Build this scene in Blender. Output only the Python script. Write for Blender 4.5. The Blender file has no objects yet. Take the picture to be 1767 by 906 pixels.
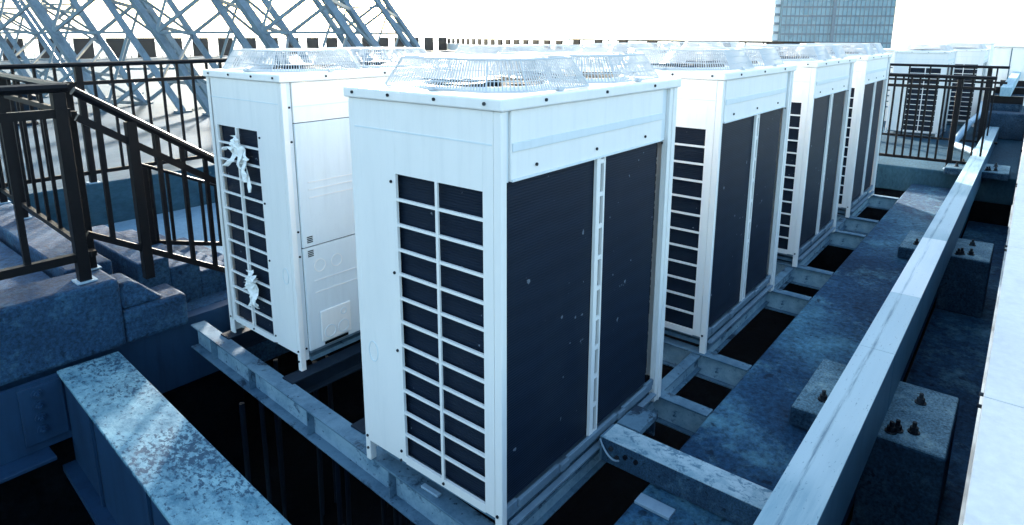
import bpy, math, random
from mathutils import Vector, Matrix
R = math.radians
rnd = random.Random(7)
sc = bpy.context.scene
C = sc.collection

# ------------------------------------------------------------------ camera
YAW, PITCH, ROLL = 0.6841, 0.2112, 0.0013
CAM = Vector((-1.5223, -1.2851, 1.8353))
cam = bpy.data.cameras.new('camera'); co = bpy.data.objects.new('camera', cam); C.objects.link(co)
cam.sensor_width = 36; cam.lens = 1094.55 / 1767 * 36
cam.shift_y = -157.3 / 1767
cam.clip_start = 0.05; cam.clip_end = 20000
F = Vector((math.cos(YAW) * math.cos(PITCH), math.sin(YAW) * math.cos(PITCH), -math.sin(PITCH)))
Rt = Vector((math.sin(YAW), -math.cos(YAW), 0)); U = Rt.cross(F)
r_ = Rt * math.cos(ROLL) + U * math.sin(ROLL); u_ = U * math.cos(ROLL) - Rt * math.sin(ROLL)
M = Matrix((r_, u_, -F)).transposed().to_4x4(); M.translation = CAM
co.matrix_world = M
sc.camera = co

# ------------------------------------------------------------------ sky, sun, exposure
HAZE = 0.00012
SUN_AZ, SUN_EL = 49.5, 12.0            # azimuth counted from +X towards +Y
w = bpy.data.worlds.new('World'); sc.world = w; w.use_nodes = True
nt = w.node_tree; bg = nt.nodes['Background']
sky = nt.nodes.new('ShaderNodeTexSky'); sky.sky_type = 'NISHITA'; sky.sun_disc = False
sky.sun_elevation = R(SUN_EL); sky.sun_rotation = R(90 - SUN_AZ)
sky.air_density = 1.0; sky.dust_density = 3.0; sky.ozone_density = 2.0
mx = nt.nodes.new('ShaderNodeMix'); mx.data_type = 'RGBA'; mx.blend_type = 'MULTIPLY'
mx.inputs['Factor'].default_value = 1; mx.inputs[7].default_value = (0.97, 1.0, 0.93, 1)
nt.links.new(sky.outputs[0], mx.inputs[6]); nt.links.new(mx.outputs[2], bg.inputs[0])
bg.inputs[1].default_value = 0.15
sun = bpy.data.lights.new('sun', 'SUN'); sun.energy = 4.0; sun.angle = R(3); sun.color = (1.0, 0.93, 0.84)
so = bpy.data.objects.new('sun', sun); C.objects.link(so)
sd = Vector((math.cos(R(SUN_AZ)) * math.cos(R(SUN_EL)), math.sin(R(SUN_AZ)) * math.cos(R(SUN_EL)), math.sin(R(SUN_EL))))
so.rotation_euler = (-sd).to_track_quat('-Z', 'Y').to_euler()
sc.view_settings.view_transform = 'Standard'; sc.view_settings.look = 'None'
sc.view_settings.exposure = 2.7; sc.view_settings.gamma = 1
sc.render.engine = 'CYCLES'

# ------------------------------------------------------------------ materials
def nodes(name):
    m = bpy.data.materials.new(name); m.use_nodes = True
    return m, m.node_tree, m.node_tree.nodes['Principled BSDF']
def coords(t, scale=(1, 1, 1), src='Object'):
    tc = t.nodes.new('ShaderNodeTexCoord'); mp = t.nodes.new('ShaderNodeMapping')
    mp.inputs['Scale'].default_value = scale
    t.links.new(tc.outputs[src], mp.inputs[0]); return mp.outputs[0]
def noise(t, vec, scale, detail=6, rough=0.6, dist=0.0):
    n = t.nodes.new('ShaderNodeTexNoise'); n.inputs['Scale'].default_value = scale
    n.inputs['Detail'].default_value = detail; n.inputs['Roughness'].default_value = rough
    n.inputs['Distortion'].default_value = dist
    t.links.new(vec, n.inputs['Vector']); return n.outputs['Fac']
def ramp(t, fac, stops):
    r = t.nodes.new('ShaderNodeValToRGB'); e = r.color_ramp.elements
    while len(e) < len(stops): e.new(0.5)
    for i, (p, c) in enumerate(stops):
        e[i].position = p; e[i].color = (c[0], c[1], c[2], 1)
    t.links.new(fac, r.inputs[0]); return r.outputs[0]
def mixc(t, a, b, fac, mode='MIX'):
    m = t.nodes.new('ShaderNodeMix'); m.data_type = 'RGBA'; m.blend_type = mode
    for s, v in ((m.inputs[6], a), (m.inputs[7], b), (m.inputs[0], fac)):
        if isinstance(v, (int, float)): s.default_value = v
        elif isinstance(v, tuple): s.default_value = (v[0], v[1], v[2], 1)
        else: t.links.new(v, s)
    return m.outputs[2]
def bump(t, b, h, strength=0.3, dist=0.01):
    n = t.nodes.new('ShaderNodeBump'); n.inputs['Strength'].default_value = strength
    n.inputs['Distance'].default_value = dist
    t.links.new(h, n.inputs['Height']); t.links.new(n.outputs[0], b.inputs['Normal'])

def mat_paint(name, col, rough=0.4, dirt=0.25, dirtcol=(0.33, 0.36, 0.38), metal=0.0):
    m, t, b = nodes(name)
    v = coords(t, (1, 1, 0.35)); n = noise(t, v, 5, 8, 0.65)
    f = ramp(t, n, [(0.45, (0, 0, 0)), (0.85, (dirt, dirt, dirt))])
    v2 = coords(t, (6, 6, 0.5)); n2 = noise(t, v2, 4, 5, 0.6)
    f2 = ramp(t, n2, [(0.5, (0, 0, 0)), (0.8, (dirt * .8,) * 3)])
    c = mixc(t, col, dirtcol, f); c = mixc(t, c, dirtcol, f2)
    t.links.new(c, b.inputs['Base Color'])
    b.inputs['Roughness'].default_value = rough; b.inputs['Metallic'].default_value = metal
    v3 = coords(t); bump(t, b, noise(t, v3, 3, 3), 0.12, 0.01)
    return m
def mat_conc(name, c0, c1, c2, scale=3.0, rough=0.85, strength=0.5, stretch=(1, 1, 1), grain=1.0):
    m, t, b = nodes(name)
    v = coords(t, stretch)
    big = noise(t, v, scale * 0.45, 8, 0.7, 0.15)
    c = ramp(t, big, [(0.32, c0), (0.52, c1), (0.72, c2)])
    fine = noise(t, v, scale * 22, 4, 0.75)
    g = ramp(t, fine, [(0.35, (1 - .6 * grain,) * 3), (0.65, (1 + .5 * grain,) * 3)])
    c = mixc(t, c, g, 0.9, 'MULTIPLY')
    pat = noise(t, coords(t, stretch), scale * 1.7, 12, 0.82, 0.1)
    c = mixc(t, c, (min(1, c2[0] * 1.7), min(1, c2[1] * 1.5), min(1, c2[2] * 1.3)), ramp(t, pat, [(0.52, (0, 0, 0)), (0.66, (0.65 * grain,) * 3)]))
    pits = noise(t, v, scale * 9, 3, 0.5)
    pf = ramp(t, pits, [(0.64, (0, 0, 0)), (0.69, (0.75 * grain,) * 3)])
    c = mixc(t, c, (c0[0] * .5, c0[1] * .5, c0[2] * .5), pf)
    t.links.new(c, b.inputs['Base Color']); b.inputs['Roughness'].default_value = rough
    b.inputs['Specular IOR Level'].default_value = 0.3
    bump(t, b, noise(t, v, scale * 14, 8, 0.7), strength, 0.012)
    return m
MAT = {}
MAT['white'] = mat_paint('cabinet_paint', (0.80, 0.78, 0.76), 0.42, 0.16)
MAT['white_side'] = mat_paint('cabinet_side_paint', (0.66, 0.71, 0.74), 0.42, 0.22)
MAT['wire'] = mat_paint('guard_wire_paint', (0.50, 0.52, 0.54), 0.4, 0.1)
MAT['galv'] = mat_paint('galvanised_steel', (0.30, 0.42, 0.52), 0.5, 0.6, (0.12, 0.20, 0.30), 0.25)
MAT['truss'] = mat_paint('truss_steel', (0.15, 0.20, 0.24), 0.45, 0.7, (0.04, 0.06, 0.085), 0.25)
MAT['black'] = mat_paint('black_railing_paint', (0.003, 0.0032, 0.005), 0.5, 0.2, (0.007, 0.008, 0.012))
for k_ in ('black', 'darksteel_'):
    if k_ in MAT: MAT[k_].node_tree.nodes['Principled BSDF'].inputs['Specular IOR Level'].default_value = 0.15
MAT['darksteel'] = mat_paint('dark_steel', (0.008, 0.016, 0.028), 0.6, 0.5, (0.016, 0.03, 0.05))
MAT['bolt'] = mat_paint('bolt_steel', (0.005, 0.007, 0.012), 0.5, 0.3)
MAT['brown'] = mat_paint('rusty_panel', (0.022, 0.010, 0.008), 0.7, 0.4, (0.012, 0.006, 0.005))
MAT['concrete'] = mat_conc('blue_grey_concrete', (0.005, 0.022, 0.056), (0.014, 0.052, 0.11), (0.03, 0.095, 0.17), 2.2)
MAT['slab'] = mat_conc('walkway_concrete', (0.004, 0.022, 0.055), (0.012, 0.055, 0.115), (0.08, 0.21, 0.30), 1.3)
MAT['pedestal'] = mat_conc('pedestal_concrete', (0.008, 0.022, 0.04), (0.018, 0.05, 0.09), (0.05, 0.11, 0.17), 3)
MAT['ped_cap'] = mat_conc('pedestal_pale_cap', (0.05, 0.11, 0.15), (0.12, 0.22, 0.28), (0.22, 0.35, 0.41), 4)  # paler than the pedestal block below it
MAT['rail_side'] = mat_paint('shaded_rail_side', (0.10, 0.23, 0.33), 0.5, 0.7, (0.05, 0.13, 0.21), 0.1)  # darker than the rail top: side shade put into the colour
MAT['pan'] = mat_paint('base_pan_steel', (0.16, 0.24, 0.31), 0.5, 0.6, (0.05, 0.09, 0.14), 0.1)
MAT['beam_side'] = mat_conc('shaded_box_beam', (0.008, 0.025, 0.055), (0.022, 0.065, 0.12), (0.06, 0.14, 0.21), 6)  # shade on the beam's sides put into the base colour
MAT['deck'] = mat_conc('roof_deck_screed', (0.014, 0.045, 0.075), (0.022, 0.065, 0.10), (0.034, 0.09, 0.135), 0.9, 0.8, 0.3, (0.5, 2.2, 1), grain=0.4)
MAT['lower'] = mat_conc('lower_floor_concrete', (0.11, 0.20, 0.28), (0.17, 0.28, 0.37), (0.22, 0.34, 0.43), 1, grain=0.2)
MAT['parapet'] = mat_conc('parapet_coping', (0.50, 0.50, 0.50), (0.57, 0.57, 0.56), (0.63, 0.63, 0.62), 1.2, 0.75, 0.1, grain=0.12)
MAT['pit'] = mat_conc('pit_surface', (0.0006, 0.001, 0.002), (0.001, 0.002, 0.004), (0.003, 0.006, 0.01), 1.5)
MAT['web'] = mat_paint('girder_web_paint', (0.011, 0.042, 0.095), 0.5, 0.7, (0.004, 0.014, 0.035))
# weathered flange : light paint, dark flaked spots
def mat_flange(name, light, mid, dark, thr=0.56, stretch=(1.6, 1, 1), sc_=15):
    m, t, b = nodes(name)
    v = coords(t, stretch)
    base = ramp(t, noise(t, v, 4.0, 12, 0.78, 0.1), [(0.38, mid), (0.58, light)])
    region = noise(t, coords(t), 1.6, 3, 0.5)
    fl = noise(t, v, sc_, 9, 0.75, 0.3)
    a = t.nodes.new('ShaderNodeMath'); a.operation = 'MULTIPLY_ADD'
    t.links.new(region, a.inputs[0]); a.inputs[1].default_value = 0.45; t.links.new(fl, a.inputs[2])
    f = ramp(t, a.outputs[0], [(thr + 0.20, (0, 0, 0)), (thr + 0.27, (0.9,) * 3)])
    c = mixc(t, base, dark, f)
    sp = noise(t, v, sc_ * 5, 2, 0.5)
    f2 = ramp(t, sp, [(0.68, (0, 0, 0)), (0.72, (0.85,) * 3)])
    c = mixc(t, c, dark, f2)
    t.links.new(c, b.inputs['Base Color']); b.inputs['Roughness'].default_value = 0.75; b.inputs['Specular IOR Level'].default_value = 0.2
    bump(t, b, a.outputs[0], 0.4, 0.008)
    return m
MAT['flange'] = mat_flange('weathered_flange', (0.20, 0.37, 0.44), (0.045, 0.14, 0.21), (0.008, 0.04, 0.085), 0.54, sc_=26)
MAT['pipe_rail'] = mat_flange('weathered_white_rail', (0.34, 0.48, 0.54), (0.18, 0.32, 0.40), (0.05, 0.12, 0.18), 0.66, (0.25, 3.0, 1), 7)
MAT['frame'] = mat_flange('frame_steel', (0.12, 0.21, 0.28), (0.05, 0.11, 0.17), (0.008, 0.02, 0.04), 0.60, (1, 1, 1), 7)
# coil: dark fins, fine wavy horizontal lines
def mat_coil(name, horizontal=True):
    m, t, b = nodes(name)
    v = coords(t, (1, 1, 1))
    wv = t.nodes.new('ShaderNodeTexWave'); wv.bands_direction = 'Z'; wv.inputs['Scale'].default_value = 30
    wv.inputs['Distortion'].default_value = 1.6; wv.inputs['Detail'].default_value = 2; wv.inputs['Detail Scale'].default_value = 1.2
    t.links.new(v, wv.inputs['Vector'])
    c = ramp(t, wv.outputs['Fac'], [(0.0, (0.0055, 0.012, 0.025)), (1.0, (0.0075, 0.015, 0.030))])
    ds = noise(t, coords(t, (1, 1, 1)), 26, 2, 0.5)
    f = ramp(t, ds, [(0.735, (0, 0, 0)), (0.76, (0.6,) * 3)])
    c = mixc(t, c, (0.25, 0.30, 0.36), f)
    w2 = t.nodes.new('ShaderNodeTexWave'); w2.bands_direction = 'Z'; w2.inputs['Scale'].default_value = 3.2
    w2.inputs['Distortion'].default_value = 5; w2.inputs['Detail'].default_value = 3; w2.inputs['Detail Scale'].default_value = 0.9
    t.links.new(v, w2.inputs['Vector'])
    c = mixc(t, c, ramp(t, w2.outputs['Fac'], [(0.0, (0.92,) * 3), (1.0, (1.08,) * 3)]), 1.0, 'MULTIPLY')
    big = noise(t, coords(t, (4, 4, 0.8)), 1.5, 4, 0.6)
    c = mixc(t, c, (0.014, 0.022, 0.034), ramp(t, big, [(0.5, (0, 0, 0)), (0.8, (0.5,) * 3)]))
    t.links.new(c, b.inputs['Base Color']); b.inputs['Roughness'].default_value = 0.5
    b.inputs['Specular IOR Level'].default_value = 0.12
    bump(t, b, wv.outputs['Fac'], 0.25, 0.003)
    return m
MAT['coil'] = mat_coil('condenser_coil_fins')
MAT['inside'] = mat_paint('cabinet_interior', (0.003, 0.003, 0.0035), 0.7, 0.1, (0.004,0.004,0.005))
MAT['rag'] = mat_paint('white_rag_cloth', (0.80, 0.80, 0.78), 0.85, 0.1)
for k_, v_ in (('darksteel', .1), ('bolt', .06), ('deck', .05), ('lower', .05), ('pedestal', .15), ('inside', .05), ('pit', .03), ('web', .25), ('concrete', .2), ('slab', .2)):
    MAT[k_].node_tree.nodes['Principled BSDF'].inputs['Specular IOR Level'].default_value = v_
def mat_worn_top(name, light, mid, dark, seed=0.0, bright=None):
    m, t, b = nodes(name)
    v = coords(t, (0.35, 5, 1)); base = ramp(t, noise(t, v, 5, 9, 0.7, 0.1), [(0.3, mid), (0.62, light)])
    pch = ramp(t, noise(t, coords(t, (0.5, 1, 1)), 1.1, 3, 0.5), [(0.50, (0, 0, 0)), (0.56, (0.8,) * 3)])
    base = mixc(t, base, bright or light, pch)
    sx = t.nodes.new('ShaderNodeSeparateXYZ'); t.links.new(coords(t), sx.inputs[0])
    wob = noise(t, coords(t, (1, 0, 0)), 1.3, 3, 0.5)
    a = t.nodes.new('ShaderNodeMath'); a.operation = 'MULTIPLY_ADD'; t.links.new(wob, a.inputs[0]); a.inputs[1].default_value = 0.05
    t.links.new(sx.outputs['Y'], a.inputs[2])
    d = t.nodes.new('ShaderNodeMath'); d.operation = 'ABSOLUTE'
    o_ = t.nodes.new('ShaderNodeMath'); o_.operation = 'SUBTRACT'; t.links.new(a.outputs[0], o_.inputs[0]); o_.inputs[1].default_value = 0.045
    t.links.new(o_.outputs[0], d.inputs[0])
    line = ramp(t, d.outputs[0], [(0.001, (1, 1, 1)), (0.012, (0, 0, 0))])
    brk = ramp(t, noise(t, coords(t, (0.12, 2.5, 1)), 30, 6, 0.75), [(0.40, (0, 0, 0)), (0.60, (0.8,) * 3)])
    f = mixc(t, line, brk, 1.0, 'MULTIPLY')
    c = mixc(t, base, dark, f)
    f2 = ramp(t, noise(t, coords(t, (1, 3, 1)), 45, 3, 0.6), [(0.66, (0, 0, 0)), (0.70, (0.6,) * 3)])
    c = mixc(t, c, dark, f2)
    t.links.new(c, b.inputs['Base Color']); b.inputs['Roughness'].default_value = 0.55; b.inputs['Specular IOR Level'].default_value = 0.3
    bump(t, b, noise(t, v, 12, 5, 0.6), 0.2, 0.004)
    return m
MAT['rail_top'] = mat_worn_top('lit_worn_rail_top', (0.34, 0.47, 0.52), (0.20, 0.34, 0.41), (0.03, 0.10, 0.16), bright=(0.48, 0.60, 0.64))  # worn streaks; the paler tone paints light falling on the top
MAT['beam_top'] = mat_flange('lit_worn_beam_top', (0.48, 0.58, 0.62), (0.20, 0.33, 0.40), (0.10, 0.20, 0.27), 0.56, (1.4, 1, 1), 22)  # mottled wear, with light on the upper face put into the colour
MAT['beam_web'] = mat_flange('frame_beam_web', (0.30, 0.44, 0.52), (0.14, 0.26, 0.35), (0.03, 0.08, 0.14), 0.60, (1, 1, 1), 9)
MAT['rail_top_bright'] = mat_worn_top('bright_rail_top', (0.72, 0.76, 0.77), (0.6, 0.68, 0.70), (0.25, 0.36, 0.42))  # brighter colour for one stretch of the rail top
# tower glass
def mat_tower():
    m, t, b = nodes('curtain_wall_glass')
    v = coords(t, (1, 1, 1))
    br = t.nodes.new('ShaderNodeTexBrick'); br.offset = 0
    tc = t.nodes.new('ShaderNodeTexCoord')
    n = noise(t, v, 0.12, 3, 0.6)
    vor = t.nodes.new('ShaderNodeTexVoronoi'); vor.inputs['Scale'].default_value = 0.55
    t.links.new(coords(t, (1, 1, 1.0)), vor.inputs['Vector'])
    c = ramp(t, n, [(0.3, (0.04, 0.14, 0.20)), (0.7, (0.09, 0.24, 0.31))])
    f = ramp(t, vor.outputs['Color'], [(0.2, (0, 0, 0)), (0.9, (0.45,) * 3)])
    c = mixc(t, c, (0.16, 0.34, 0.42), f)
    t.links.new(c, b.inputs['Base Color']); b.inputs['Roughness'].default_value = 0.4; b.inputs['Specular IOR Level'].default_value = 0.2
    return m
MAT['glass'] = mat_tower()
MAT['mullion'] = mat_paint('tower_mullion', (0.02, 0.08, 0.13), 0.6, 0.2, (0.03, 0.10, 0.15))
MAT['tower_white'] = mat_paint('tower_side_render', (0.6, 0.68, 0.72), 0.7, 0.2)
MAT['city'] = mat_conc('distant_city_ground', (0.10, 0.13, 0.15), (0.16, 0.19, 0.21), (0.22, 0.26, 0.28), 0.002)

# ------------------------------------------------------------------ mesh builder
class MB:
    def __init__(s): s.v = []; s.f = []
    def box(s, x0, x1, y0, y1, z0, z1):
        b = len(s.v)
        s.v += [(x, y, z) for z in (z0, z1) for y in (y0, y1) for x in (x0, x1)]
        s.f += [tuple(b + i for i in q) for q in ((0, 2, 3, 1), (4, 5, 7, 6), (0, 1, 5, 4), (2, 6, 7, 3), (0, 4, 6, 2), (1, 3, 7, 5))]
        return s
    def prism(s, pts, z0, z1):
        b = len(s.v); n = len(pts)
        s.v += [(p[0], p[1], z0) for p in pts] + [(p[0], p[1], z1) for p in pts]
        s.f += [tuple(b + i for i in reversed(range(n))), tuple(b + n + i for i in range(n))]
        for i in range(n):
            j = (i + 1) % n; s.f.append((b + i, b + j, b + n + j, b + n + i))
        return s
    def frustum(s, p0, p1, z0, z1):
        b = len(s.v); n = len(p0)
        s.v += [(p[0], p[1], z0) for p in p0] + [(p[0], p[1], z1) for p in p1]
        s.f += [tuple(b + i for i in reversed(range(n))), tuple(b + n + i for i in range(n))]
        for i in range(n):
            j = (i + 1) % n; s.f.append((b + i, b + j, b + n + j, b + n + i))
        return s
    def bar(s, a, c, w, h=None, up=(0, 0, 1), n=4):
        """rectangular (n=4) or round bar from a to c"""
        a = Vector(a); c = Vector(c); d = (c - a).normalized(); up = Vector(up)
        if abs(d.dot(up)) > 0.98: up = Vector((1, 0, 0))
        x = d.cross(up).normalized(); y = x.cross(d).normalized(); h = h or w
        b = len(s.v)
        if n == 4: prof = [(-w / 2, -h / 2), (w / 2, -h / 2), (w / 2, h / 2), (-w / 2, h / 2)]
        else: prof = [(w / 2 * math.cos(2 * math.pi * k / n), h / 2 * math.sin(2 * math.pi * k / n)) for k in range(n)]
        for e in (a, c):
            for p, q in prof: s.v.append(tuple(e + x * p + y * q))
        m = len(prof)
        s.f += [tuple(b + i for i in range(m)), tuple(b + m + i for i in reversed(range(m)))]
        for i in range(m):
            j = (i + 1) % m; s.f.append((b + i, b + m + i, b + m + j, b + j))
        return s
    def path(s, pts, w, n=5, closed=False):
        m = len(pts)
        for i in range(m if closed else m - 1): s.bar(pts[i], pts[(i + 1) % m], w, n=n)
        return s
    def build(s, name, mat, parent=None, bevel=0, loc=None, smooth=False):
        me = bpy.data.meshes.new(name); me.from_pydata([tuple(v) for v in s.v], [], s.f); me.update()
        me.materials.append(mat)
        o = bpy.data.objects.new(name, me); C.objects.link(o)
        if parent: o.parent = parent
        if loc: o.location = loc
        if smooth:
            for p in me.polygons: p.use_smooth = True
        if bevel:
            m = o.modifiers.new('bevel', 'BEVEL'); m.width = bevel; m.segments = 2; m.limit_method = 'ANGLE'
        return o
def tag(o, label=None, cat=None, group=None, kind=None):
    if label: o['label'] = label
    if cat: o['category'] = cat
    if group: o['group'] = group
    if kind: o['kind'] = kind
    return o
def empty(name, loc=(0, 0, 0), rz=0):
    o = bpy.data.objects.new(name, None); C.objects.link(o); o.location = loc; o.rotation_euler.z = rz
    o.empty_display_size = 0.2
    return o
def structure(name, mb, mat, bevel=0):
    o = mb.build(name, mat, None, bevel); o['kind'] = 'structure'; return o
def copy_tree(o, parent=None):
    c = o.copy(); C.objects.link(c); c.parent = parent
    for ch in list(o.children): copy_tree(ch, c)
    return c
def disc(mb, cx, cy, z0, z1, r, n=24):
    return mb.prism([(cx + r * math.cos(2 * math.pi * k / n), cy + r * math.sin(2 * math.pi * k / n)) for k in range(n)], z0, z1)

# ------------------------------------------------------------------ the ground and roof levels
structure('ground', MB().box(-8000, 8000, -8000, 8000, -61, -60), MAT['city'])
# the roof's body under everything: floor of the pit
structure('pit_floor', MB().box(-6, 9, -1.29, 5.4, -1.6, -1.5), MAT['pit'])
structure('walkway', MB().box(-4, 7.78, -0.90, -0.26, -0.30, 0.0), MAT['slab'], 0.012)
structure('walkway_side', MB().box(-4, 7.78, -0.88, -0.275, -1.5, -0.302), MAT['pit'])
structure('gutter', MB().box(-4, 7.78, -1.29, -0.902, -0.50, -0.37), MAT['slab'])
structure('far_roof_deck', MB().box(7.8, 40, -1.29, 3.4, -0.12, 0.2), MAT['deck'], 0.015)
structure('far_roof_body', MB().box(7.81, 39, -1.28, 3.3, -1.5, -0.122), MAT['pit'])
structure('lower_floor', MB().box(0.5, 7.4, 3.25, 5.48, -0.2, 0.04), MAT['lower'])
structure('roof_deck', MB().box(-0.04, 46, 5.5, 46, -1.0, 0.45).box(-30, -0.06, 5.5, 46, -1.0, 0.449), MAT['deck'], 0.01)
structure('near_deck', MB().box(-6, -0.45, 3.10, 5.49, -0.6, 0.36), MAT['concrete'], 0.01)

# concrete block carrying the near railing and the steps beside it
b = empty('concrete_kerb', (-0.3, 2.75, 0))
tag(b, 'rough blue-grey concrete kerb block under the near black railing', 'concrete kerb')
MB().box(-5.7, 0.05, 0.0, 0.345, 0.0, 0.425).build('kerb_block', MAT['concrete'], b, 0.025)
MB().box(0.052, 0.42, 0.0, 0.30, 0.0, 0.215).build('lower_block', MAT['concrete'], b, 0.025)
MB().frustum([(0.052, 0.02), (0.30, 0.02), (0.30, 0.30), (0.052, 0.30)], [(0.052, 0.06), (0.14, 0.06), (0.14, 0.29), (0.052, 0.29)], 0.217, 0.37).build('mortar_slope', MAT['concrete'], b, 0.02)
# pit wall under the block
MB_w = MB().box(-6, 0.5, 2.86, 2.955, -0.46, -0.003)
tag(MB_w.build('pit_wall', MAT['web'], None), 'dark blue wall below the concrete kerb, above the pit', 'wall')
tag(MB().box(-6, 0.5, 2.90, 2.955, -1.5, -0.462).build('pit_wall', MAT['pit'], None), 'lower wall of the pit under the blue wall, coloured black for the shade', 'wall')  # near-black colour stands in for darkness deep in the pit
# steps down
st = MB()
for i in range(4):
    st.box(-0.02 + 0.2 * i, 0.18 + 0.2 * i, 3.12, 4.3, -0.2, 0.36 - 0.085 * i)
tag(st.build('concrete_steps', MAT['concrete'], None, 0.01), 'low dark concrete steps behind the sloping black handrail', 'steps')
# kerb strip running away with posts on it
tag(MB().box(-0.42, -0.16, 3.12, 5.49, -0.3, 0.43).build('kerb_strip', MAT['concrete'], None, 0.015), 'narrow concrete kerb strip running back from the railing corner', 'kerb')
# back concrete beam behind left unit
tag(MB().box(0.16, 7.5, 2.96, 3.14, -0.6, 0.0).build('concrete_beam', MAT['concrete'], None, 0.01), 'long concrete edge beam behind the second row of condensers', 'beam')

# ------------------------------------------------------------------ big weathered girder (lower left)
g = empty('steel_girder', (-0.53, 1.7, 0))
tag(g, 'wide steel girder with flaking pale top, lower left corner of the pit', 'girder')
g.rotation_euler.z = R(-3.25)
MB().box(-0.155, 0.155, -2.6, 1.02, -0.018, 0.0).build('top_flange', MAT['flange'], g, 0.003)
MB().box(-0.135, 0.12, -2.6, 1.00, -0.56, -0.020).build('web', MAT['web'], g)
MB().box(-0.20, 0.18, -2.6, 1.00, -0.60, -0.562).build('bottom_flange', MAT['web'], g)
for yy in (0.45, -0.35, -1.15):
    MB().box(-0.15, -0.137, yy, yy + 0.014, -0.558, -0.022).build('stiffener', MAT['web'], g)
g2 = empty('cross_girder', (-0.62, 2.70, 0))
tag(g2, 'dark blue steel girder with a row of four bolts, meeting the wide pale girder', 'girder')
MB().box(-5, 0.02, 0.0, 0.03, -0.41, -0.012).build('web', MAT['web'], g2)
MB().box(-5, -0.10, -0.13, 0.08, -0.435, -0.412).build('bottom_flange', MAT['web'], g2, 0.004)
MB().box(-0.20, 0.0, -0.016, -0.001, -0.36, -0.03).build('splice_plate', MAT['web'], g2, 0.002)
for k in range(4):
    mb = MB(); mb.bar((-0.12, -0.017, -0.07 - 0.072 * k), (-0.12, -0.025, -0.07 - 0.072 * k), 0.052, n=16)
    mb.bar((-0.12, -0.025, -0.07 - 0.072 * k), (-0.12, -0.042, -0.07 - 0.072 * k), 0.032, n=6)
    mb.bar((-0.12, -0.042, -0.07 - 0.072 * k), (-0.12, -0.055, -0.07 - 0.072 * k), 0.016, n=10)
    mb.build('bolt', MAT['web'], g2)

# ------------------------------------------------------------------ frame beams under the units
def ibeam(a, c, width, depth, label, mat=None, stiff=None, group=None, name='steel_beam', ztop=0.0, flange_out=0.0, cat='beam'):
    a = Vector(a); c = Vector(c); L = (c - a).length; ang = math.atan2(c.y - a.y, c.x - a.x)
    o = empty(name, (a.x, a.y, ztop), ang); tag(o, label, cat, group); mat = mat or MAT['frame']
    MB().box(0, L, -width / 2, width / 2, -0.010, 0).build('top_flange', mat, o, 0.002)
    MB().box(0, L, -0.006, 0.006, -depth + 0.010, -0.0105).build('web', MAT['beam_web'] if mat is MAT['frame'] else mat, o)
    MB().box(0, L, -width / 2 - flange_out, width / 2 + flange_out, -depth, -depth + 0.009).build('bottom_flange', mat, o, 0.002)
    for s in (stiff or []):
        MB().box(s, s + 0.008, -width / 2 + 0.002, width / 2 - 0.002, -depth + 0.010, -0.011).build('stiffener', mat, o)
    return o
ibeam((0.004, -0.30, 0), (0.162, 2.74, 0), 0.088, 0.155, 'pale I-beam along the left end of the condenser frame', stiff=[0.3, 0.95, 1.62, 2.25, 2.75], ztop=-0.004, flange_out=0.012)
G = 'beams carrying the condensers'
ords = {1.30: 'under the far end of the nearest condenser', 1.865: 'under the near end of the second condenser in the row',
        3.11: 'under the far end of the second condenser in the row', 3.745: 'under the near end of the third condenser in the row',
        4.99: 'under the far end of the third condenser in the row', 5.60: 'under the near end of the last condenser in the row',
        6.80: 'under the far end of the last condenser in the row'}
for x, t_ in ords.items():
    ibeam((x, -0.258, 0), (x + 0.10, 2.95, 0), 0.075, 0.15, 'blue-grey steel cross beam ' + t_, group=G)
for y, t_ in ((1.635, 'below the front panel of the back condenser'), (2.40, 'below the far side of the back condenser'), (0.985, 'across the pit behind the nearest condenser')):
    ibeam((0.05 + y * 0.05, y, 0), (7.3, y, 0), 0.10, 0.11, 'black steel beam ' + t_, mat=MAT['darksteel'], group=G, ztop=0.005)
for y, t_ in ((0.05, 'below the coil side of the front row of condensers'), (0.74, 'below the rear side of the front row of condensers')):
    ibeam((0.06, y, 0), (7.0, y, 0), 0.06, 0.10, 'steel beam running ' + t_, group=G, ztop=-0.012)
# dark piping / posts in the pit
for i in range(15):
    x = 0.12 + 0.11 * (i % 8) + rnd.uniform(-.02, .02); y = [2.3, 1.3][i // 8] + rnd.uniform(-.2, .2)
    mb = MB(); mb.bar((0, 0, -1.5), (rnd.uniform(-.03, .03), 0, rnd.uniform(-.35, -.2)), rnd.uniform(.02, .045), n=8)
    o = mb.build('pit_pipe', MAT['darksteel'], None, loc=(x, y, 0))
    tag(o, 'thin dark vertical pipe standing in the pit', 'pipe', 'pipes in the pit')

hz = MB().box(-8100, 8100, -8100, 8100, -62, 70)
mh = bpy.data.materials.new('haze_air'); mh.use_nodes = True; th = mh.node_tree; th.nodes.clear()
pv = th.nodes.new('ShaderNodeVolumePrincipled'); pv.inputs['Color'].default_value = (0.75, 0.90, 1.0, 1)
pv.inputs['Density'].default_value = HAZE; pv.inputs['Anisotropy'].default_value = 0.35
ou = th.nodes.new('ShaderNodeOutputMaterial'); th.links.new(pv.outputs[0], ou.inputs['Volume'])
tag(hz.build('haze', mh), kind='stuff')

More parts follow.
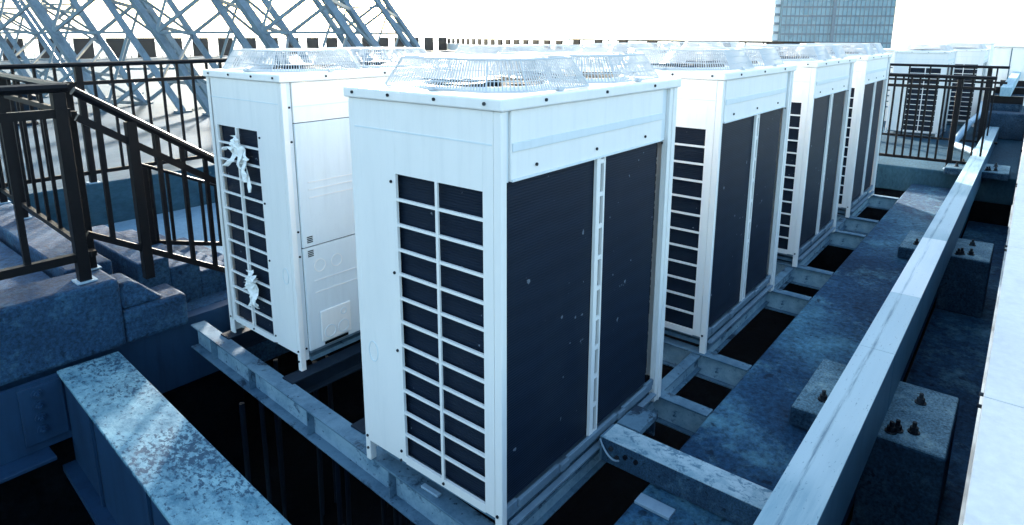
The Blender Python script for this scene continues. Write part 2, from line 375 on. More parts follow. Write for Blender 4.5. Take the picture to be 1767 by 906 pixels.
# ------------------------------------------------------------------ condenser unit
W_, D_, H_ = 1.281, 0.787, 1.623
def make_unit():
    u = empty('condenser_unit')
    WM, WS = MAT['white'], MAT['white_side']
    # coil corner posts (coil side is y = 0)
    MB().box(0, 0.028, 0, 0.035, 0.0, 1.598).build('corner_post', WM, u, 0.003)
    MB().box(0.030, 0.052, 0.014, 0.03, 1.36, 1.598).build('post_groove', WS, u)
    MB().box(1.145, 1.20, 0.016, 0.03, 1.36, 1.598).build('post_groove', WS, u)
    MB().box(1.205, W_, 0, 0.008, 0.0, 1.598).box(W_ - 0.010, W_, 0.009, 0.05, 0.0, 1.598).box(1.205, 1.212, 0.009, 0.03, 0.0, 1.598).box(1.236, 1.246, -0.006, -0.0005, 0.0, 1.598).build('corner_post', WM, u, 0.001)
    MB().box(0, 0.032, D_ - 0.03, D_, 0.0, 1.598).build('corner_post', WM, u, 0.003)
    MB().box(W_ - 0.032, W_, D_ - 0.03, D_, 0.0, 1.598).build('corner_post', WM, u, 0.003)
    MB().box(0.034, 0.062, D_ - 0.03, D_ - 0.016, 0.05, 1.598).build('post_groove', WS, u)
    MB().box(W_ - 0.062, W_ - 0.034, D_ - 0.03, D_ - 0.016, 0.05, 1.598).build('post_groove', WS, u)
    # coil side
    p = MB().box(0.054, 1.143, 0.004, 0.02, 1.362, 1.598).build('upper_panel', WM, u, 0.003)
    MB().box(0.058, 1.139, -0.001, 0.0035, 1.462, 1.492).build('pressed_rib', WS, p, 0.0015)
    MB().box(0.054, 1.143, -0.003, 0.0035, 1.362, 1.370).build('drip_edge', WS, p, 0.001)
    MB().box(0.030, 0.592, 0.022, 0.05, 0.135, 1.36).build('coil', MAT['coil'], u)
    MB().box(0.660, 1.135, 0.022, 0.05, 0.135, 1.36).build('coil', MAT['coil'], u)
    # slotted strip between the two coils
    s = MB().box(0.594, 0.622, 0.006, 0.020, 0.12, 1.36).box(0.648, 0.658, 0.006, 0.020, 0.12, 1.36)
    z = 0.12
    while z < 1.34:
        s.box(0.6225, 0.6475, 0.008, 0.016, z, z + 0.018); z += 0.135
    s.build('slotted_strip', WM, u)
    MB().box(0.60, 0.648, 0.021, 0.0225, 0.12, 1.36).build('slot_backing', MAT['inside'], u)
    # base pan with wavy front lip
    mb = MB().box(0.03, 1.20, 0.012, 0.76, 0.072, 0.098)
    mb.box(0.05, 1.19, -0.018, 0.010, 0.05, 0.062)
    x = 0.03
    for i, (x1, yo) in enumerate(((0.10, 0.010), (0.36, 0.0), (0.42, -0.010), (0.82, 0.0), (0.88, -0.010), (1.12, 0.0), (1.20, 0.010))):
        mb.box(x, x1 - 0.004, yo - 0.004, yo + 0.012, 0.100, 0.132); mb.bar((x1 - .004, yo + .004, .116), (x1 + .0, yo + .004, .116), .012, .03); x = x1
    mb.build('base_pan', MAT['pan'], u, 0.002)
    MB().box(0.06, 1.19, 0.03, 0.75, 0.02, 0.045).build('skid_rail', MAT['frame'], u)
    # side panels: grille near the coil side, plain sheet near the panel side
    for sx in (0, 1):
        X0, X1 = (0, 0.012) if sx == 0 else (W_ - 0.012, W_)
        m = MB()
        m.box(X0, X1, 0.0355, 0.082, 0.10, 1.598)      # post-side margin
        m.box(X0, X1, 0.5205, D_ - 0.0305, 0.10, 1.598)  # plain part
        m.box(X0, X1, 0.0825, 0.52, 1.328, 1.598); m.box(X0, X1, 0.0825, 0.52, 0.095, 0.130)
        sp = m.build('side_panel', WM, u)
        e = 0.0015 if sx == 0 else -0.0015
        xa = X0 if sx == 0 else X1
        mm = MB().box(min(xa, xa - e), max(xa, xa - e), 0.04, 0.75, 1.486, 1.492)
        mm.build('panel_seam', WS, sp)
        # round knock-out
        yk = 0.70; ring = [(xa - e * 0.6, yk + 0.028 * math.cos(a), 0.545 + 0.045 * math.sin(a)) for a in [k * math.pi / 12 for k in range(24)]]
        MB().path(ring, 0.0035, 4, True).build('knock_out', WS, sp)
        gm = MB()
        gm.box(X0 - (0.002 if sx == 0 else -0.002), X1 - (0.006 if sx == 0 else -0.006), 0.296, 0.309, 0.130, 1.328)
        for k in range(1, 12):
            zz = 0.130 + 1.198 * k / 12
            gm.bar(((X0 + X1) / 2, 0.080, zz), ((X0 + X1) / 2, 0.522, zz), 0.010, 0.011)
        gm.build('grille', WM, u)
        XC = (0.03, 0.05) if sx == 0 else (W_ - 0.05, W_ - 0.03)
        MB().box(XC[0], XC[1], 0.075, 0.54, 0.12, 1.36).build('coil', MAT['coil'], u)
    # the dark inside so nothing shows through
    MB().box(0.06, 1.13, 0.055, 0.74, 0.12, 1.59).build('interior', MAT['inside'], u)
    # panel side (y = D_)
    P = D_
    a = MB().box(0.064, W_ - 0.064, P - 0.018, P - 0.004, 1.388, 1.598).build('upper_panel', WM, u, 0.002)
    MB().box(0.06, W_ - .06, P - 0.0035, P - 0.001, 1.47, 1.476).build('pressed_rib', WS, a)
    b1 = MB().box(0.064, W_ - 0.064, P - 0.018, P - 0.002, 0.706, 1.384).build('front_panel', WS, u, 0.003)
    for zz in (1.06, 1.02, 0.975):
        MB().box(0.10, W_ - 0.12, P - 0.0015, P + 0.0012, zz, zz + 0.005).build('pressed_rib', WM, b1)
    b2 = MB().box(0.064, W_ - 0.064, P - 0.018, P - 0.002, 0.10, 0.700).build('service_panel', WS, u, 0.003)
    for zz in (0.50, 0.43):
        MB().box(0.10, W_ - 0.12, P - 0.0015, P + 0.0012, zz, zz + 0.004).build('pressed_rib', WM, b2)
    for zz, bb in ((0.735, b1), (0.655, b2)):
        v = MB()
        for j in range(4): v.box(W_ - 0.125, W_ - 0.09, P - 0.0015, P + 0.0005, zz - 0.006 + j * 0.010, zz + j * 0.010 - 0.001)
        v.build('vent', MAT['inside'], bb)
    for xk in (W_ - 0.16, W_ - 0.27):
        ring = [(xk + 0.035 * math.cos(q), P - 0.001, 0.585 + 0.035 * math.sin(q)) for q in [k * math.pi / 12 for k in range(24)]]
        MB().path(ring, 0.004, 4, True).build('knock_out', WM, b2)
    hx = W_ - 0.24
    hatch = MB().box(hx - 0.10, hx + 0.10, P - 0.0015, P + 0.008, 0.13, 0.315).build('cable_hatch', WM, b2, 0.006)
    for (dx, zz, rr) in ((-0.045, 0.18, 0.036), (0.045, 0.18, 0.036), (-0.05, 0.27, 0.018)):
        ring = [(hx + dx + rr * math.cos(q), P + 0.0085, zz + rr * math.sin(q)) for q in [k * math.pi / 10 for k in range(20)]]
        MB().path(ring, 0.005, 4, True).build('knock_out', WS, hatch)
    MB().box(hx - 0.08, hx + 0.08, P - 0.0015, P + 0.001, 0.105, 0.122).build('cable_slot', MAT['inside'], b2)
    # cap
    MB().box(-0.012, W_ + 0.012, -0.012, D_ + 0.012, 1.600, 1.640).build('top_cap', WM, u, 0.006)
    # screws
    def screw(loc, nrm):
        m = MB(); l = Vector(loc); n = Vector(nrm); m.bar(l, l + n * 0.005, 0.012, n=10); m.build('screw', MAT['bolt'], u)
    for sx, nx in ((-0.0125, -1), (W_ + 0.0125, 1)):
        for yy in (0.06, 0.29, 0.53, 0.74): screw((sx, yy, 1.622), (nx, 0, 0))
    for sx, nx in ((0, -1), (W_, 1)):
        for yy, zz in ((0.545, 1.295), (0.545, 0.93), (0.545, 0.145), (0.30, 0.112), (0.022, 0.112), (0.77, 0.12), (0.77, 0.06), (0.55, 0.10), (0.545, 0.60)):
            screw((sx, yy, zz), (nx, 0, 0))
    for sy, ny in ((-0.0125, -1), (D_ + 0.0125, 1)):
        for xx in (0.22, 0.62, 1.02): screw((xx, sy, 1.622), (0, ny, 0))
    for xx in (0.19, 0.58, 0.98): screw((xx, 0.003, 1.402), (0, -1, 0))
    screw((1.14, 0.0, 1.353), (0, -1, 0))
    for xx in (0.048, W_ - 0.048):
        for zz in (1.47, 1.29, 0.80, 0.66, 0.12): screw((xx, D_ if xx < 0 else D_ - 0.016, zz), (0, 1, 0))
    screw((W_ * 0.6, D_ - 0.006, 1.42), (0, 1, 0))
    # fans and guards
    for cx in (0.368, 0.955):
        cy = D_ / 2 + 0.0
        # rounded square (octagonal) guard
        def octa(hx, hy, ch):
            return [(cx - hx + ch, cy - hy), (cx + hx - ch, cy - hy), (cx + hx, cy - hy + ch), (cx + hx, cy + hy - ch), (cx + hx - ch, cy + hy), (cx - hx + ch, cy + hy), (cx - hx, cy + hy - ch), (cx - hx, cy - hy + ch)]
        lo = octa(0.29, 0.36, 0.10); hi = octa(0.235, 0.300, 0.08); zb, zt = 1.648, 1.752
        gd = MB()
        gd.path([(x, y, zb) for x, y in lo], 0.007, 5, True); gd.path([(x, y, zt) for x, y in hi], 0.009, 5, True)
        for q in (0.33, 0.66):
            gd.path([(a_[0] * (1 - q) + b_[0] * q, a_[1] * (1 - q) + b_[1] * q, zb + (zt - zb) * q) for a_, b_ in zip(lo, hi)], 0.003, 4, True)
        for i in range(8):
            j = (i + 1) % 8
            gd.bar((*lo[i], zb), (*hi[i], zt), 0.007, n=5)
            L = math.dist(lo[i], lo[j]); n = max(3, int(L / 0.014))
            for k in range(1, n):
                q = k / n
                gd.bar((lo[i][0] * (1 - q) + lo[j][0] * q, lo[i][1] * (1 - q) + lo[j][1] * q, zb), (hi[i][0] * (1 - q) + hi[j][0] * q, hi[i][1] * (1 - q) + hi[j][1] * q, zt), 0.0034, n=4)
        gd.build('fan_guard_side', MAT['wire'], u)
        tp = MB()
        for k in range(1, 30):      # top grid of rings, square-ish
            pass
        for rr in [0.03 + 0.022 * k for k in range(9)]:
            tp.path([(cx + rr * math.cos(q), cy + rr * math.sin(q) * 1.28, zt) for q in [k * math.pi / 16 for k in range(32)]], 0.0032, 4, True)
        for k in range(8):
            q = k * math.pi / 4 + math.pi / 8
            tp.bar((cx, cy, zt - 0.004), (cx + 0.235 * math.cos(q), cy + 0.30 * math.sin(q), zt - 0.004), 0.007, n=4)
        tp.build('fan_guard_top', MAT['wire'], u)
        for bx, by in ((cx, cy - 0.357), (cx, cy + 0.357), (cx - 0.287, cy), (cx + 0.287, cy)):
            MB().box(bx - 0.014, bx + 0.014, by - 0.014, by + 0.014, 1.641, 1.656).build('guard_clip', MAT['wire'], u, 0.002)
        # bell mouth
        bm = MB()
        N = 32
        rings = [(0.275, 1.641), (0.262, 1.655), (0.250, 1.655), (0.246, 1.641)]
        base = len(bm.v)
        for rr, zz in rings:
            for k in range(N):
                q = 2 * math.pi * k / N; bm.v.append((cx + rr * math.cos(q), cy + rr * math.sin(q), zz))
        for a_ in range(3):
            for k in range(N):
                k2 = (k + 1) % N
                bm.f.append((base + a_ * N + k, base + a_ * N + k2, base + (a_ + 1) * N + k2, base + (a_ + 1) * N + k))
        bm.build('bell_mouth', WS, u, smooth=True)
        disc(MB(), cx, cy, 1.6405, 1.643, 0.245, 32).build('fan_opening', MAT['inside'], u)
        fn = MB(); disc(fn, cx, cy, 1.6435, 1.668, 0.06, 16)
        fan = fn.build('fan_hub', MAT['bolt'], u)
        for k in range(4):
            q = k * math.pi / 2 + 0.4; ca, sa = math.cos(q), math.sin(q); bl = MB()
            pts = [(0.055, -0.03, 1.650), (0.23, -0.075, 1.652), (0.235, 0.075, 1.666), (0.055, 0.03, 1.664)]
            vs = [(cx + x * ca - y * sa, cy + x * sa + y * ca, z) for x, y, z in pts]
            bl.v = vs + [(x, y, z + 0.003) for x, y, z in vs]
            bl.f = [(3, 2, 1, 0), (4, 5, 6, 7), (0, 1, 5, 4), (1, 2, 6, 5), (2, 3, 7, 6), (3, 0, 4, 7)]
            bl.build('fan_blade', MAT['bolt'], u)
    return u
unit = make_unit()
FR = 'front row of rooftop condensers'
tag(unit, 'large white twin-fan condenser nearest the camera, grille and dark coils in full view', 'condenser unit', FR)
for i, lb in enumerate(('white condenser second in the front row, right behind the nearest one', 'white condenser third in the front row, between the second and the last', 'white condenser at the far end of the front row, nearest the far black railing')):
    c = copy_tree(unit); c.location = (1.849 * (i + 1), 0, 0); tag(c, lb, None)
BR = 'back row of rooftop condensers'
backs = []
for i, lb in enumerate(('white condenser with torn white rags tied to its grille, beside the black stair railing',
                        'white condenser second in the back row, top showing past the nearest unit',
                        'white condenser third in the back row, mostly hidden by the front row',
                        'white condenser last in the back row, mostly hidden by the front row')):
    c = copy_tree(unit); c.rotation_euler.z = math.pi; c.location = (0.232 + W_ + 1.849 * i, 1.652 + D_, 0); tag(c, lb, None, BR); backs.append(c)
# far units beyond the far railing, on the raised deck
for x, y, lb in ((10.7, -0.20, 'white condenser with louvred grille standing on the far deck behind the black railing'),
                 (12.8, -0.55, 'white condenser half hidden behind another one on the far deck')):
    c = copy_tree(unit); c.location = (x, y, 0.2); c.scale = (0.9, 0.95, 0.85); tag(c, lb, None, 'condensers on the far deck')

# ------------------------------------------------------------------ torn rags on the left unit grille
def rag(loc, strips, label, seed):
    rr = random.Random(seed); m = MB()
    o = empty('rag', loc); tag(o, label, 'rag', 'rags tied to the grille')
    # knot
    kn = MB()
    for k in range(7):
        a = rr.uniform(0, 6.28); p0 = Vector((-0.012, 0.018 * math.cos(a), 0.018 * math.sin(a))); p1 = p0 + Vector((rr.uniform(-.02, .0), rr.uniform(-.04, .04), rr.uniform(-.02, .04)))
        kn.bar(p0, p1, rr.uniform(.018, .035), .014, n=6)
    kb = kn.build('knot', MAT['rag'], o); 
    for (dy, ln, wd) in strips:
        m = MB(); n = 9; y = 0; x = -0.012; pts = []
        for k in range(n + 1):
            t = k / n
            pts.append((x - 0.02 * math.sin(t * 5 + dy * 30) * t - 0.004, dy * t + rr.uniform(-.008, .008), -ln * t + 0.01 * rr.random(), wd * (0.55 + 0.6 * math.sin(math.pi * min(1, t * 0.9 + .1)) + rr.uniform(-.45, .45))))
        for k in range(n + 1):
            px_, py_, pz_, pw = pts[k]
            tw = math.sin(k * 0.9 + seed) * 0.5
            m.v += [(px_ - tw * pw * 0.4, py_ - pw / 2, pz_ - .3 * pw * tw), (px_ - 0.012 * math.cos(k), py_, pz_ + 0.2 * pw * tw), (px_ + tw * pw * 0.4, py_ + pw / 2, pz_)]
        for k in range(n):
            for j in range(2): m.f.append((3 * k + j, 3 * k + j + 1, 3 * k + 4 + j, 3 * k + 3 + j))
        s = m.build('strip', MAT['rag'], o)
        md = s.modifiers.new('thick', 'SOLIDIFY'); md.thickness = 0.0012
    return o
rag((0.222, 2.10, 1.235), [(-0.10, 0.20, .06), (-0.05, 0.16, .05), (0.10, 0.13, .07), (-0.12, 0.07, .05), (-.13, .25, .045), (.13, .04, .05), (.05, -.05, .05)], 'torn white rag knotted high on the left condenser grille', 3)
rag((0.222, 2.085, 0.435), [(-0.05, 0.17, .06), (0.04, 0.17, .05), (-0.08, 0.14, .05), (.05, .06, .07), (-.05, -.04, .06), (.02, -.05, .05)], 'torn white rag knotted low on the left condenser grille', 9)

# ------------------------------------------------------------------ short box beam, lid, bracket at the nearest unit
x0 = empty('box_beam', (0.70, 0, 0)); tag(x0, 'short pale box beam bridging from the nearest condenser to the long white rail', 'beam')
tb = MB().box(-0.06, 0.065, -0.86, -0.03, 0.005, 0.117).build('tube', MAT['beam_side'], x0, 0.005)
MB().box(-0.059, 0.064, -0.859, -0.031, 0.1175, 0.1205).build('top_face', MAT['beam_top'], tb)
MB().box(-0.055, 0.06, -0.029, -0.018, 0.0, 0.118).build('end_plate', MAT['frame'], x0, 0.003)
for k, (yy, zz) in enumerate(((-0.08, 0.085), (-0.11, 0.055), (-0.15, 0.075), (-0.20, 0.075))):
    m = MB(); m.bar((-0.0605, yy, zz), (-0.070, yy, zz), 0.022, n=6); m.build('bolt', MAT['bolt'], x0)
cb = MB(); pts = [(-0.075, -0.03 - 0.012 * k, 0.10 - 0.012 * k + 0.002 * (k - 3) ** 2) for k in range(9)]
cb.path(pts, 0.008, 6); cb.build('cable', MAT['galv'], x0)
x1 = tag(MB().box(0.78, 0.96, -0.14, -0.025, 0.09, 0.118).box(0.945, 0.958, -0.13, -0.03, 0.0, 0.0895).build('cover_plate', MAT['frame'], None, 0.003), 'small pale folded plate beside the short box beam at the condenser foot', 'plate')
x2 = tag(MB().box(0.50, 0.56, -0.42, -0.27, 0.001, 0.014).build('anchor_plate', MAT['galv'], None, 0.002), 'small flat steel plate on the slab below the short box beam', 'plate')
tg = tag(MB().box(0.02, 0.045, 0.36, 0.46, 0.0, 0.010).build('clamp', MAT['galv'], None, 0.003), 'little galvanised clamp lying on the I-beam below the nearest grille', 'clamp')

# ------------------------------------------------------------------ long white rail on pedestals
rl = empty('tube_rail', (-1.0, -0.885, 0.1)); tag(rl, 'long weathered white square-tube rail running the length of the walkway', 'rail')
segs = [(-1.0, 1.67), (1.673, 2.50), (2.453 + 0.05, 3.80), (3.803, 7.2), (7.203, 11.3)]
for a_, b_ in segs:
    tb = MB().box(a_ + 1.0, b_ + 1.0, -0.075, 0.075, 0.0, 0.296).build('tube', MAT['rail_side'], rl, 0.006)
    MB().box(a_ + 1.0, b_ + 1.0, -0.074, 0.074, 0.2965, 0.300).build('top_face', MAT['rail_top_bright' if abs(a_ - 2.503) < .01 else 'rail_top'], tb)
for i, px_ in enumerate((1.74, 4.78, 7.9)):
    zt = 0.1 if i < 2 else 0.098
    p = empty('rail_pedestal', (px_, -0.9, 0)); 
    tag(p, ('nearest concrete pedestal with dark bolts under the white rail', 'middle concrete pedestal with dark bolts under the white rail', 'far concrete pedestal under the white rail by the far railing post')[i], 'pedestal', 'pedestals under the rail')
    lo = -0.37 if i < 2 else 0.2
    z1 = 0.1 if i < 2 else 0.28
    blk = MB().box(-0.30, 0.30, -0.315, 0.31, max(lo, 0.001), z1)
    if i < 2: blk = MB().box(-0.30, 0.30, -0.315, -0.003, -0.37, z1).box(-0.30, 0.30, -0.0025, 0.31, 0.001, z1)
    blk.build('block', MAT['pedestal'], p, 0.012)
    MB().box(-0.295, 0.295, -0.31, 0.305, z1 - 0.02, z1 + 0.004).build('pale_cap', MAT['ped_cap'], p, 0.006)
    for (bx, by) in ((-0.20, -0.12), (-0.17, -0.18), (0.12, -0.17), (0.17, 0.16), (-0.15, 0.20), (-0.23, -0.10)):
        m = MB(); m.bar((bx, by, z1), (bx, by, z1 + 0.010), 0.050, n=12); m.bar((bx, by, z1 + 0.010), (bx, by, z1 + 0.032), 0.034, n=6); m.bar((bx, by, z1 + 0.032), (bx, by, z1 + 0.055), 0.018, n=8)
        m.build('bolt', MAT['bolt'], p)

# ------------------------------------------------------------------ parapet on the right
pp = empty('parapet_wall', (0, -1.295, 0)); tag(pp, 'broad white parapet along the right side of the roof', 'parapet')
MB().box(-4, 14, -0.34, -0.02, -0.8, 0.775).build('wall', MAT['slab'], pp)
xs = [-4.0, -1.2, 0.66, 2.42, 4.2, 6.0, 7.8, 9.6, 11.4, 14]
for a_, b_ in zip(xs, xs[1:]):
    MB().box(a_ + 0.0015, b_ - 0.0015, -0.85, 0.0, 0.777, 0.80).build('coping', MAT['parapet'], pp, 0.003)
for x in xs[2:-1]:
    for dx in (-0.05, 0.03):
        m = MB(); m.bar((x + dx, 0.0, 0.79), (x + dx, 0.012, 0.79), 0.012, n=8); m.build('bolt', MAT['bolt'], pp)

# ------------------------------------------------------------------ railings
def railing(name, label, a, c, base, top, post_at, picket_n, top_w=0.05, mid=0.15, low=0.10, group=None, end_over=(0, 0), pw=0.05, bw=0.02):
    """straight railing from a to c (xy + z drop), base/top are (za, zc)"""
    a = Vector(a); c = Vector(c); L = (c - a).length; d = (c - a) / L
    o = empty(name, (a.x, a.y, 0)); tag(o, label, 'railing', group)
    P = lambda s, z: ((d * s).x, (d * s).y, z)
    zb = lambda s: base[0] + (base[1] - base[0]) * s / L
    zt = lambda s: top[0] + (top[1] - top[0]) * s / L
    MB().bar(P(-end_over[0], zt(0)), P(L + end_over[1], zt(L)), top_w * 1.3, top_w * .9, n=8).build('handrail', MAT['black'], o)
    if mid: MB().bar(P(0, zt(0) - mid), P(L, zt(L) - mid), bw * 1.4, bw * 1.6).build('upper_rail', MAT['black'], o)
    MB().bar(P(0, zb(0) + low), P(L, zb(L) + low), bw * 1.4, bw * 1.6).build('lower_rail', MAT['black'], o)
    for s in post_at:
        p = MB().bar(P(s, zb(s)), P(s, zt(s) - top_w * .4), pw).build('post', MAT['black'], o, 0.003)
        MB().bar(P(s, zb(s)), P(s, zb(s) + 0.008), pw * 1.7).build('foot_plate', MAT['galv'], p)
    for k in range(picket_n):
        s = L * (k + 0.5) / picket_n
        if any(abs(s - q) < pw for q in post_at): continue
        MB().bar(P(s, zb(s) + low), P(s, zt(s) - (mid if mid and mid < 0 else 0) - top_w * .3), bw).build('picket', MAT['black'], o)
    return o
railing('railing', 'thick black railing on the concrete kerb block, left edge of the picture', (-2.35, 2.87), (-0.345, 2.87), (0.425, 0.425), (1.55, 1.55), [0.35, 1.18, 1.96], 10, top_w=0.06, mid=0.14, low=0.15, pw=0.062, bw=0.030)
# sloping stair railing
sr = empty('stair_railing', (-0.345, 2.87, 0)); tag(sr, 'sloping black handrail with pickets going down beside the left condenser', 'railing')
sl = lambda x, z0, k=-0.675: (x, 0, z0 + k * x)
MB().bar(sl(0.03, 1.55), sl(1.25, 1.55), 0.062, 0.05, n=8).build('handrail', MAT['black'], sr)
MB().bar(sl(0.03, 1.40), sl(1.25, 1.40), 0.028, 0.04).build('upper_rail', MAT['black'], sr)
MB().bar(sl(0.0, 0.70, -0.58), sl(1.25, 0.70, -0.58), 0.028, 0.036).build('lower_rail', MAT['black'], sr)
for x, zf in ((0.30, 0.34), (1.0, 0.0)):
    MB().bar((x, 0, zf), (x, 0, 1.53 - 0.675 * x), 0.055).build('post', MAT['black'], sr, 0.003)
for x in (0.13, 0.44, 0.58, 0.72, 0.86):
    MB().bar((x, 0, 0.70 - 0.58 * x), (x, 0, 1.53 - 0.675 * x), 0.024).build('picket', MAT['black'], sr)
railing('railing', 'black railing on the narrow kerb strip, running back from the corner post', (-0.30, 2.95), (-0.20, 5.45), (0.43, 0.43), (1.54, 1.54), [0.10, 1.75, 2.45], 9, mid=0.15, low=0.12, pw=0.05, bw=0.02)
railing('railing', 'long black railing on the roof deck edge behind the stairs', (-4.0, 5.56), (2.1, 5.56), (0.45, 0.45), (1.565, 1.565), [1.1, 2.8, 4.53, 6.05], 40, top_w=0.05, mid=0.17, low=0.10, pw=0.055, bw=0.022, end_over=(0, 0.3))
# low sloping rail beyond
railing('railing', 'low black rail sloping down across the lower floor', (0.30, 3.75), (1.5, 3.75), (0.20, -0.15), (0.9, 0.33), [0.02, 1.15], 10, top_w=0.03, mid=None, low=0.10, pw=0.04, bw=0.02)
# far fences
railing('railing', 'black railing across the far end of the walkway, nearer of the two', (7.97, 0.50), (7.97, -0.95), (0.20, 0.20), (1.345, 1.345), [1.10], 16, top_w=0.05, mid=0.13, low=0.10, pw=0.06, bw=0.022)
railing('railing', 'black railing across the far deck, farther of the two, in front of the white units', (10.05, 0.9), (10.05, -1.0), (0.20, 0.20), (1.395, 1.395), [0.2, 1.68], 7, top_w=0.045, mid=0.22, low=0.10, pw=0.055, bw=0.02)

# ------------------------------------------------------------------ leaning lattice towers
AX = Vector((-0.58, 1.46, 2.10)).normalized()
def lattice(foot, L=11.0, half=0.62):
    o = empty('lattice_mast', foot)
    s1 = Vector((1, 0.0, 0)); s1 = (s1 - AX * s1.dot(AX)).normalized(); s2 = AX.cross(s1)
    rot = 0.55
    e1 = s1 * math.cos(rot) + s2 * math.sin(rot); e2 = s2 * math.cos(rot) - s1 * math.sin(rot)
    cs = [e1 * half + e2 * half, e1 * half * -1 + e2 * half, e1 * -half - e2 * half, e1 * half - e2 * half]
    start = []
    for c in cs:       # chords start on the deck
        t0 = -c.z / AX.z; start.append(t0)
        MB().bar(c + AX * t0, c + AX * L, 0.11, 0.11, up=(c.x, c.y, 0.1)).build('chord', MAT['truss'], o)
    bays = 6; h = L / bays; br = MB()
    for i in range(4):
        j = (i + 1) % 4
        lo = max(start[i], start[j], 0.15)
        hh = (L - lo) / bays
        for k in range(bays):
            a0, a1 = lo + hh * k, lo + hh * (k + 1)
            br.bar(cs[i] + AX * a0, cs[j] + AX * a0, 0.06, 0.06)
            am = (a0 + a1) / 2
            br.bar(cs[i] + AX * a0, cs[j] + AX * am, 0.04, 0.045); br.bar(cs[j] + AX * am, cs[i] + AX * a1, 0.04, 0.045)
    br.build('bracing', MAT['truss'], o)
    for c, t0 in zip(cs, start):
        p = c + AX * t0; MB().box(p.x - .12, p.x + .12, p.y - .12, p.y + .12, 0.001, 0.03).build('base_plate', MAT['truss'], o)
    return o
LM = 'leaning lattice masts on the roof deck'
m0 = lattice((3.75, 11.8, 0.45)); tag(m0, 'leaning steel lattice mast nearest the left condenser, foot behind the long deck railing', 'lattice mast', LM)
for p, lb in (((3.75, 15.7, 0.45), 'leaning steel lattice mast second from the left edge, behind the stair railing corner'),
              ((3.75, 19.7, 0.45), 'leaning steel lattice mast at the left edge of the picture'),
              ((4.75, 9.75, 0.45), 'leaning steel lattice mast rising behind the top of the left condenser'),
              ((5.6, 7.7, 0.45), 'leaning steel lattice mast between the left condenser and the sun glow'),
              ((9.4, 10.8, 0.45), 'leaning steel lattice mast farthest right, where the sun washes it out')):
    c = copy_tree(m0); c.location = p; tag(c, lb)

# ------------------------------------------------------------------ floodlight on the deck
fl = empty('floodlight', (1.33, 10.9, 0.45)); tag(fl, 'small dark floodlight on a bracket standing on the deck behind the near railing', 'floodlight')
disc(MB(), 0, 0, 0, 0.04, 0.16, 12).build('base', MAT['darksteel'], fl)
MB().bar((-0.12, 0, 0.04), (-0.14, 0, 0.28), 0.03).bar((0.12, 0, 0.04), (0.14, 0, 0.28), 0.03).build('bracket', MAT['darksteel'], fl)
hd = MB(); hd.bar((0, -0.14, 0.30), (0, 0.06, 0.36), 0.42, 0.42, n=8); hd.bar((0, 0.06, 0.36), (0, 0.16, 0.39), 0.22, 0.22, n=8); hd.build('lamp_head', MAT['darksteel'], fl)

# ------------------------------------------------------------------ far railings with brown panels
def far_rail(a, c, zb, zt, n, pw_, label, step_bars=0.45, white_wall=None):
    a = Vector((*a, 0)); c = Vector((*c, 0)); L = (c - a).length; d = (c - a).normalized()
    ang = math.atan2(d.y, d.x)
    o = empty('perimeter_railing', (a.x, a.y, 0), ang); tag(o, label, 'railing')
    MB().bar((0, 0, zt), (L, 0, zt), 0.06).build('handrail', MAT['black'], o)
    MB().bar((0, 0, zt - 0.25), (L, 0, zt - 0.25), 0.03).build('upper_rail', MAT['black'], o)
    bars = MB(); s = 0
    while s < L: bars.bar((s, 0, zb), (s, 0, zt), 0.03); s += step_bars
    bars.build('pickets', MAT['black'], o)
    if white_wall: MB().box(0, L, -0.15, 0.15, zb - 0.6, zb).build('kerb', MAT['parapet'], o)
    for k in range(n):
        s = L * (k + 0.5) / n
        q = MB().box(-pw_ / 2, pw_ / 2, -0.12, -0.02, zb + 0.01, zt - 0.02).build('screen_panel', MAT['brown'], o, loc=(s, -0.05, 0))
    return o
far_rail((-14, 42.5), (41.0, 41.0), 0.46, 1.62, 33, 0.98, 'far perimeter railing with rust-brown panels behind the lattice masts', 0.35)
far_rail((41.0, 41.0), (25.9, 17.4), 1.12, 1.56, 16, 0.75, 'far perimeter railing with small brown panels beyond the nearest condenser', 1.2, True)
far_rail((25.7, 17.2), (17.1, 2.0), 1.28, 1.64, 8, 0.62, 'perimeter railing with dark panels beyond the end of the condenser rows', 0.8, True)
# pale plant boxes behind second row
def plant_box(x, y, z, w_, d_, h_, label):
    o = empty('plant_housing', (x, y, z)); tag(o, label, 'plant housing', 'pale plant housings on the deck')
    MB().box(-w_ / 2, w_ / 2, -d_ / 2, d_ / 2, 0, h_).build('housing', MAT['white'], o, 0.01)
    m = MB()
    for k in range(8): m.box(-w_ / 2 - 0.012, -w_ / 2 - 0.001, -d_ / 2 + .1, d_ / 2 - .1, h_ * (0.2 + 0.08 * k), h_ * (0.2 + 0.08 * k) + .02)
    m.build('louvre', MAT['mullion'], o)
    MB().box(-w_ / 2 - .03, w_ / 2 + .03, -d_ / 2 - .03, d_ / 2 + .03, h_ + .001, h_ + .03).build('lid', MAT['white_side'], o, 0.005)
plant_box(14.9, -0.05, 0.2, 0.9, 1.0, 1.47, 'tall pale housing behind the far condensers, left of the low white wall')
plant_box(13.2, 1.35, 0.2, 1.0, 1.2, 1.35, 'pale housing showing just past the end of the front row')
ew = empty('end_wall', (18.0, -1.0, 0)); tag(ew, 'low white wall closing the roof at the far right', 'wall')
MB().box(0, 0.3, -6, 1.0, 0.2, 1.56).build('wall', MAT['white'], ew)
MB().box(-0.04, 0.34, -6, 1.04, 1.562, 1.60).build('coping', MAT['parapet'], ew, 0.005)
for y in (-0.9, 0.2): MB().box(-0.012, -0.001, y, y + 0.02, 0.25, 1.55).build('joint', MAT['mullion'], ew)
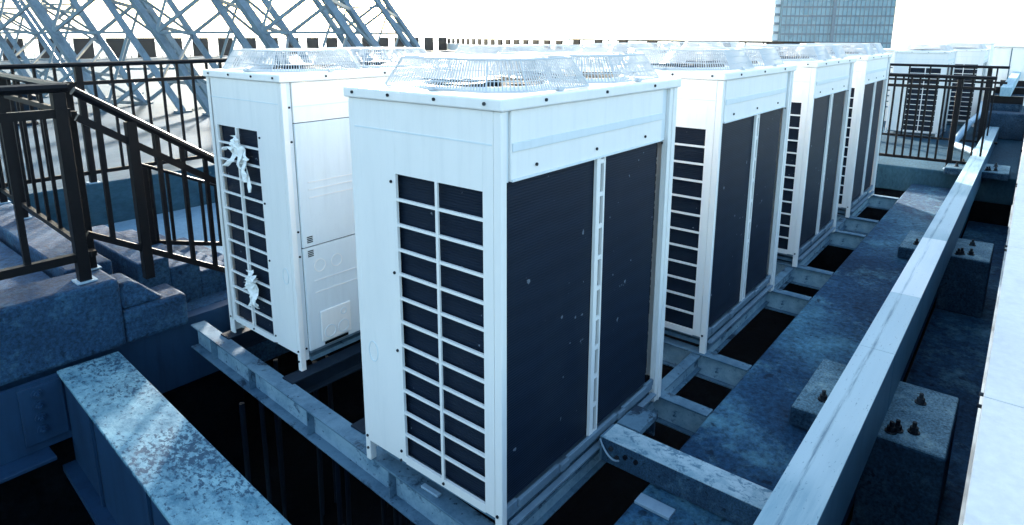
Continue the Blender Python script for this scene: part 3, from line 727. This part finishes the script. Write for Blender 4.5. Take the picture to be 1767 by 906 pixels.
# second stretch of rail, far
r2 = empty('tube_rail', (11.9, -0.95, 0)); tag(r2, 'short far piece of white rail beyond the end of the long one', 'rail')
MB().box(0.0, 7, -0.075, 0.075, 0.85, 1.0).build('tube', MAT['pipe_rail'], r2, 0.006)
for s in (0.15, 2.5, 5): MB().box(s - .12, s + .12, -0.22, 0.25, 0.2, 0.72).build('block', MAT['pedestal'], r2, 0.01)
for s in (0.15, 2.5, 5): MB().box(s - .06, s + .06, -0.25, 0.25, 0.721, 0.849).build('saddle', MAT['black'], r2)
tag(MB().box(11.35, 11.75, -1.28, -0.62, 0.2, 0.62).build('concrete_block', MAT['pedestal'], None, 0.02), 'rough concrete block at the far end of the long white rail', 'block')
pt = MB(); pt.path([(9.1, -0.85, 0.26), (9.6, -0.5, 0.3), (10.2, -0.62, 0.55), (11.0, -0.7, 0.62), (13, -0.6, 0.62)], 0.09, 10)
tag(pt.build('pipe', MAT['galv'], None), 'thick pale blue pipe running over the far deck beside the rail', 'pipe')

# ------------------------------------------------------------------ distant tower
tw = empty('office_tower', (262.7, 78.3, -60)); tag(tw, 'tall blue glass office tower on the skyline', 'tower')
dv = Vector((290.4 - 262.7, 44.3 - 78.3, 0)); Lw = dv.length; tw.rotation_euler.z = math.atan2(dv.y, dv.x)
MB().box(0, Lw, 0, 28, 0, 118).build('glass_wall', MAT['glass'], tw)
m = MB()
nf = 34
for k in range(nf + 1): m.box(0, Lw, -0.22, -0.01, k * 3.45, k * 3.45 + 0.7)
m.build('floor_bands', MAT['mullion'], tw)
m = MB(); n = 26
for k in range(n + 1): m.box(Lw * k / n - 0.12, Lw * k / n + 0.12, -0.34, -0.23, 0, 118)
m.build('mullions', MAT['mullion'], tw)
MB().box(Lw * .445, Lw * .475, -0.6, -0.35, 0, 118).build('pier', MAT['mullion'], tw)
MB().box(-2.4, -0.02, 2, 28, 0, 118).build('side_wall', MAT['tower_white'], tw)
m = MB()
for k in range(34): m.box(-2.3, -0.3, 1.2, 1.98, k * 3.45 + .4, k * 3.45 + 1.4)
m.build('balcony_bands', MAT['mullion'], tw)['kind'] = 'stuff'
